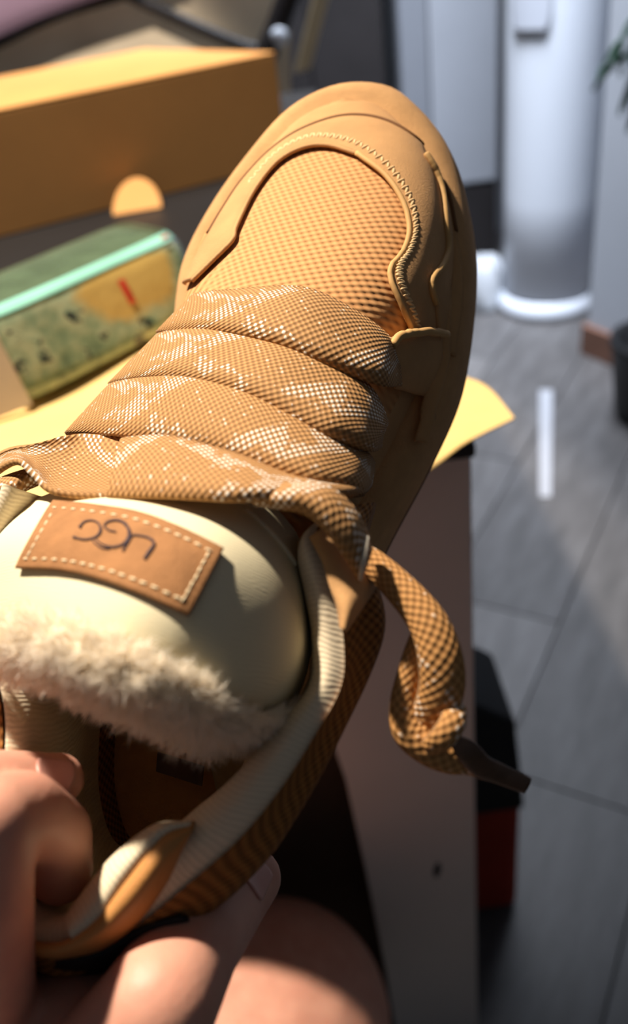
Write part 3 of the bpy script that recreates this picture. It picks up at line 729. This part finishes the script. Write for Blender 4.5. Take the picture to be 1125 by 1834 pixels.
u1 = pr - pb; LP = np.linalg.norm(u1) * 1.25; u1 /= np.linalg.norm(u1); u2 = np.array([-u1[1], u1[0], 0]); u2 = u2 if u2[1] > 0 else -u2
pack = empty('film_pack', tuple(pb + u1 * LP / 2)); tag(pack, 'green printed film pack with mint band and red mark, on the kraft paper', 'package')
HP, DP = .062, .075
def pp(u, v, z): return pb + u1 * u + u2 * v + np.array([0, 0, z])
def pack_body():
    rings_ = []
    for u in np.linspace(0, 1, 26):
        row = []; k = 1 - .10 * (abs(2 * u - 1) ** 6)
        for t in np.linspace(0, 2 * math.pi, 40, endpoint=False):
            c, s_ = math.cos(t), math.sin(t); cc = math.copysign(abs(c) ** .35, c); s2 = math.copysign(abs(s_) ** .35, s_)
            wob = 1 + .02 * math.sin(5 * u + 3 * t)
            row.append(pp(u * LP, DP / 2 + DP / 2 * cc * k * wob + .028 * (s2 + 1) / 2, HP / 2 + HP / 2 * s2 * (.96 + .04 * k)))
        rings_.append(row)
    return np.array(rings_)
GB = pack_body(); nv, nu, _ = GB.shape
fsb = gfaces(nv, nu, True); vb = list(GB.reshape(-1, 3))
for i in (0, nv - 1):
    c = len(vb); vb.append(GB[i].mean(0)); fsb += [(c, i * nu + j, i * nu + (j + 1) % nu) for j in range(nu)]
uvb = [(u, t / 40) for u in np.linspace(0, 1, nv) for t in range(nu)] + [(0, .5), (1, .5)]
mesh('film_wrap', vb, fsb, M_FILM, pack, uvb)
# the pale end of the carton, the mint band, the dark top film, ochre window and the red mark
def skinpatch(name, u0, u1_, t0, t1, m, lift):
    us = np.linspace(u0, u1_, 16); ts = np.linspace(t0, t1, 14); Gd = np.zeros((14, 16, 3))
    for i, t in enumerate(ts):
        for j, u in enumerate(us):
            c, s_ = math.cos(t), math.sin(t); cc = math.copysign(abs(c) ** .35, c); s2 = math.copysign(abs(s_) ** .35, s_)
            k = 1 - .10 * (abs(2 * u - 1) ** 6); wob = 1 + .02 * math.sin(5 * u + 3 * t)
            p = pp(u * LP, DP / 2 + DP / 2 * cc * k * wob * (1 + lift * 20) + .028 * (s2 + 1) / 2, HP / 2 + HP / 2 * s2 * (.96 + .04 * k) * (1 + lift * 20)); Gd[i, j] = p
    return solid(grid(name, Gd, m, pack), .0004, 0)
PI = math.pi
skinpatch('mint_band', .02, .99, PI * .66, PI * .82, M_MINT, .001)
skinpatch('top_film', .02, .98, PI * .2, PI * .68, M_GREENP, .0006)
skinpatch('red_mark', .605, .635, PI * .95, PI * 1.0, M_RED, .0014)
skinpatch('red_dot', .93, .97, PI * .72, PI * .76, M_RED, .0016)
prism('carton_flap', [pp(.002, .004, .001), pp(-.040, .014, .001), pp(-.052, .034, HP * .80), pp(.002, .022, HP * .88)], u2 * .0015, M_PALE, pack, .0004)

# --- folding chair behind the box
M_FAB = plain('beige_canvas', (186, 172, 150), .85, .05, 30, .3, 300); M_TUBE = plain('black_tube', (30, 27, 28), .45, .1); M_MAUVE = plain('mauve_cloth', (124, 104, 124), .9, .06, 10)
M_SLAT = plain('beige_slat', (168, 152, 122), .7, .05, 20); M_RIV = plain('steel_rivet', (190, 196, 206), .35, .03, spec=.6)
YC = 1.8
chair = empty('folding_chair', tuple(np.array([-.2, YC + .1, 0]))); tag(chair, 'folding chair with beige canvas and black tube frame behind the shoe box', 'chair')
prism('canvas_panel', [V(-200, 260, YC), V(520, 260, YC), V(520, -160, YC), V(-200, -160, YC)], (0, .012, 0), M_FAB, chair, 0)
def tpx(name, pts, r, m=M_TUBE, y=YC - .02, **kw):
    return tube(name, np.array([V(p[0], p[1], y if len(p) < 3 else p[2]) for p in pts]), [r] * len(pts), m, chair, ns=12, n=30, **kw)
tpx('frame_tube', [(-160, 150), (-20, 86), (60, 46), (130, 18), (220, -8), (320, -40)], .0085)
tpx('frame_tube', [(150, -50), (240, -4), (330, 38), (400, 68), (450, 86), (500, 92)], .0105)
tpx('frame_leg', [(560, -120, YC - .03), (500, 40, YC - .03), (470, 120, YC - .03), (420, 330, YC + .02)], .021)
tpx('frame_leg', [(-260, -120, YC - .03), (-230, 200, YC - .03), (-220, 330, YC + .02)], .021)
gl = [G(430, 430, 0), G(-200, 500, 0)]
for k, (xp, yp) in enumerate(((420, 330), (-220, 330))):
    p0 = V(xp, yp, YC + .02); tube('frame_leg', np.array([p0, (p0 + np.array([p0[0], YC + .06, 0])) / 2, [p0[0], YC + .08, .011]]), [.012] * 3, M_TUBE, chair, ns=10, n=12)
rp = V(500, 66, YC - .055)
tube('rivet', np.array([rp, rp + [0, .006, 0], rp + [0, .014, 0], rp + [0, .03, 0]]), [.010, .016, .017, .017], M_RIV, chair, ns=16, n=10)
prism('slat', [V(528, 132, YC - .06), V(556, 124, YC - .06), V(612, -90, YC - .06), V(582, -90, YC - .06)], (0, .02, 0), M_SLAT, chair, .003)
# mauve cloth hanging over the frame
Gd = loft([np.array([V(*p) for p in r]) for r in ([(-220, 155, YC - .045), (-20, 72, YC - .045), (60, 36, YC - .045), (140, 6, YC - .045), (230, -24, YC - .045)],
                                                 [(-220, 60, YC - .05), (-20, 20, YC - .052), (60, -8, YC - .052), (140, -30, YC - .052), (230, -50, YC - .05)],
                                                 [(-220, -160, YC - .045), (-20, -160, YC - .045), (60, -160, YC - .045), (140, -160, YC - .045), (230, -160, YC - .045)])], 40, 20)
tag(solid(grid('cloth', Gd, M_MAUVE, None), .012, 0), 'mauve cloth draped over the black chair frame at upper left', 'cloth')

# --- dark cabinet and grey fridge-like cabinet at the back
def back_box(name, x0, x1, ytop, yw, dep, m, label, cat):
    p0, p1 = V(x0, ytop, yw), V(x1, ytop, yw)
    e = empty(name, ((p0[0] + p1[0]) / 2, yw + dep / 2, 0)); tag(e, label, cat)
    return e, p0[0], p1[0]
M_DARK = plain('dark_wood', (34, 31, 32), .6, .15, 8); M_GREY = plain('grey_door', (138, 142, 150), .6, .04, 4); M_GREY2 = plain('grey_side', (112, 116, 124), .6, .04, 4)
e, x0, x1 = back_box('dark_cabinet', 420, 690, 100, 2.62, .28, M_DARK, 'tall dark cabinet behind the toe of the sneaker', 'cabinet')
box('body', (x0, 2.64, .0), (x1, 2.90, 1.9), M_DARK, e, .003); xm = (x0 + x1) / 2
box('door', (x0 + .004, 2.62, .06), (xm - .002, 2.639, 1.88), M_DARK, e, .003); box('door', (xm + .002, 2.62, .06), (x1 - .004, 2.639, 1.88), M_DARK, e, .003)
e, x0, x1 = back_box('grey_cabinet', 715, 893, 100, 2.62, .28, M_GREY, 'tall grey cabinet between the dark cabinet and white column', 'cabinet')
box('body', (x0, 2.64, .0), (x1, 2.90, 1.9), M_GREY2, e, .003)
xm = x0 + (x1 - x0) * .30
box('door', (x0 + .003, 2.62, .26), (xm - .002, 2.639, 1.88), M_GREY2, e, .003); box('door', (xm + .002, 2.62, .26), (x1 - .003, 2.639, 1.88), M_GREY, e, .003)
box('plinth', (x0 + .003, 2.625, .0), (x1 - .003, 2.639, .25), M_DARK, e, .003)

# --- white round floor-standing appliance
M_AC = plain('white_enamel', (214, 220, 230), .35, .02, 5, spec=.45); M_AC2 = plain('pale_grey_enamel', (186, 191, 202), .35, .02, 5, spec=.45)
gc = G(978, 552, 0); ax, ay = gc[0] + .01, gc[1] + .03
ac = empty('floor_appliance', (ax, ay, 0)); tag(ac, 'white round column shaped floor standing appliance by the right wall', 'appliance')
rad = .118
def lathe(name, prof, m, parent, c=(0, 0), ns=64):
    v = [(c[0] + r * math.cos(2 * PI * k / ns), c[1] + r * math.sin(2 * PI * k / ns), z) for r, z in prof for k in range(ns)]
    f = gfaces(len(prof), ns, True); f.append(tuple(range(ns))[::-1]); f.append(tuple((len(prof) - 1) * ns + k for k in range(ns)))
    return mesh(name, v, f, m, parent)
lathe('base', [(rad + .004, 0), (rad + .012, .006), (rad + .013, .018), (rad + .008, .032), (rad + .001, .045), (rad - .004, .05)], M_AC, ac, (ax, ay))
lathe('column', [(rad - .006, .0505), (rad, .056), (rad, .30), (rad, .9), (rad, 1.72), (rad - .01, 1.75), (.001, 1.755)], M_AC, ac, (ax, ay))
vd = math.atan2(-ay, -ax)
rows = []
for z in np.concatenate([[.690, .695, .71], np.linspace(.74, 1.6, 6)]):
    k = np.interp(z, [.690, .71, .74], [.8, .95, 1]); rows.append([(ax + (rad + .005) * math.cos(vd - .95 + .42 + a_ * .42 * k), ay + (rad + .005) * math.sin(vd - .95 + .42 + a_ * .42 * k), z) for a_ in np.linspace(-1, 1, 18)])
solid(grid('panel', np.array(rows), M_AC2, ac), .006, 0)

# --- clutter by the cabinet: white crumpled bag and the dark case behind it
gb = G(866, 545, 0)
Vb, Fb = [], []
nb, mb = 22, 14
for i in range(mb):
    th_ = PI * .5 * i / (mb - 1)
    for k in range(nb):
        t = 2 * PI * k / nb; r = math.cos(th_) ** .6 * (1 + .16 * math.sin(3 * t + 2 * th_) + .1 * math.sin(7 * t + 5 * th_))
        Vb.append((gb[0] + .07 * r * math.cos(t), gb[1] + .06 * r * math.sin(t), .13 * math.sin(th_) * (1 + .1 * math.sin(5 * t))))
tag(mesh('plastic_bag', Vb, gfaces(mb, nb, True) + [tuple(range(nb))[::-1]], plain('white_bag', (168, 172, 178), .4, .05, 20, .5, 40, .4, bdist=.01)), 'white crumpled bag on the floor left of the white column', 'bag')

# --- pale strip lying on the floor
q = [G(966, 700, .0), G(990, 700, .0), G(988, 892, .0), G(966, 892, .0)]
tag(prism('floor_strip', q, (0, 0, .004), plain('pale_strip', (150, 152, 158), .4, .03)), 'narrow pale strip lying flat on the grey plank floor', 'strip')

# --- potted plant at the right edge
pc_ = G(1172, 742, 0); M_POT = plain('black_pot', (22, 22, 24), .5, .1); M_LEAF = plain('green_leaf', (40, 84, 56), .45, .25, 20, .2, 60, .4)
plant = empty('potted_plant', tuple(pc_)); tag(plant, 'leafy green plant in a black pot at the right edge', 'plant')
lathe('pot', [(.075, 0), (.085, .02), (.10, .16), (.105, .165), (.105, .18), (.09, .18), (.088, .15)], M_POT, plant, pc_[:2], 40)
for k, (px_, py_) in enumerate([(1098, 84), (1092, 130), (1112, 160), (1108, 60), (1122, 112), (1150, 60), (1170, 140), (1200, 90), (1140, 190), (1080, 104), (1118, 92), (1128, 140)]):
    tipd = rw(px_, py_); Dp = pc_[1] + rng.uniform(-.05, .05); tip = CAMP + tipd * (Dp / tipd[1])
    base = np.array([pc_[0] + rng.uniform(-.03, .03), pc_[1] + rng.uniform(-.03, .03), .15]); mid = base * .45 + tip * .55 + np.array([.05, 0, .1])
    stem = tube('stem', np.array([base, (base + mid) / 2 + [.02, 0, 0], mid, tip + [.03, 0, .02]]), [.003, .0025, .002, .0012], M_LEAF, plant, ns=6, n=16)
    dr = np.array([-.8 + rng.uniform(-.3, .5), rng.uniform(-.5, .2), -.5 + rng.uniform(-.4, .4)]); dr /= np.linalg.norm(dr); sd = np.cross(dr, [0, .6, .8]); sd /= np.linalg.norm(sd); up_ = np.cross(sd, dr)
    Gd = np.array([[tip + [.03, 0, .02] + dr * .075 * u + sd * v * .021 * math.sin(PI * min(1, u * .92 + .06)) + up_ * (.006 * abs(v) - .02 * u * u) for u in np.linspace(0, 1, 10)] for v in np.linspace(-1, 1, 7)])
    solid(grid('leaf', Gd, M_LEAF, plant), .0008, 0)

# --- red bag on the floor behind the table
M_RBAG = plain('red_bag', (150, 44, 26), .7, .15, 20); rb0 = G(905, 1600, 0)
rb = empty('red_bag', (rb0[0], rb0[1] + .06, 0)); tag(rb, 'red bag with dark flap on the floor beside the table', 'bag')
yb = .575; a_ = V(780, 1500, yb); b_ = V(934, 1500, yb); zt = V(900, 1440, yb)[2]; zb = max(0.0, V(900, 1640, yb)[2])
box('bag_body', (a_[0], yb, 0.0), (b_[0], yb + .14, zt), M_RBAG, rb, .012)
zf = V(900, 1300, yb)[2]
prism('bag_flap', [(a_[0], yb - .003, zt - .01), (b_[0] + .002, yb - .003, zt - .01), (b_[0] - .004, yb + .02, zf - .02), (a_[0], yb + .02, zf + .05)], (0, .10, 0), M_BLACK, rb, .004)
for o in bpy.data.objects:
    if '_local' in o: del o['_local']
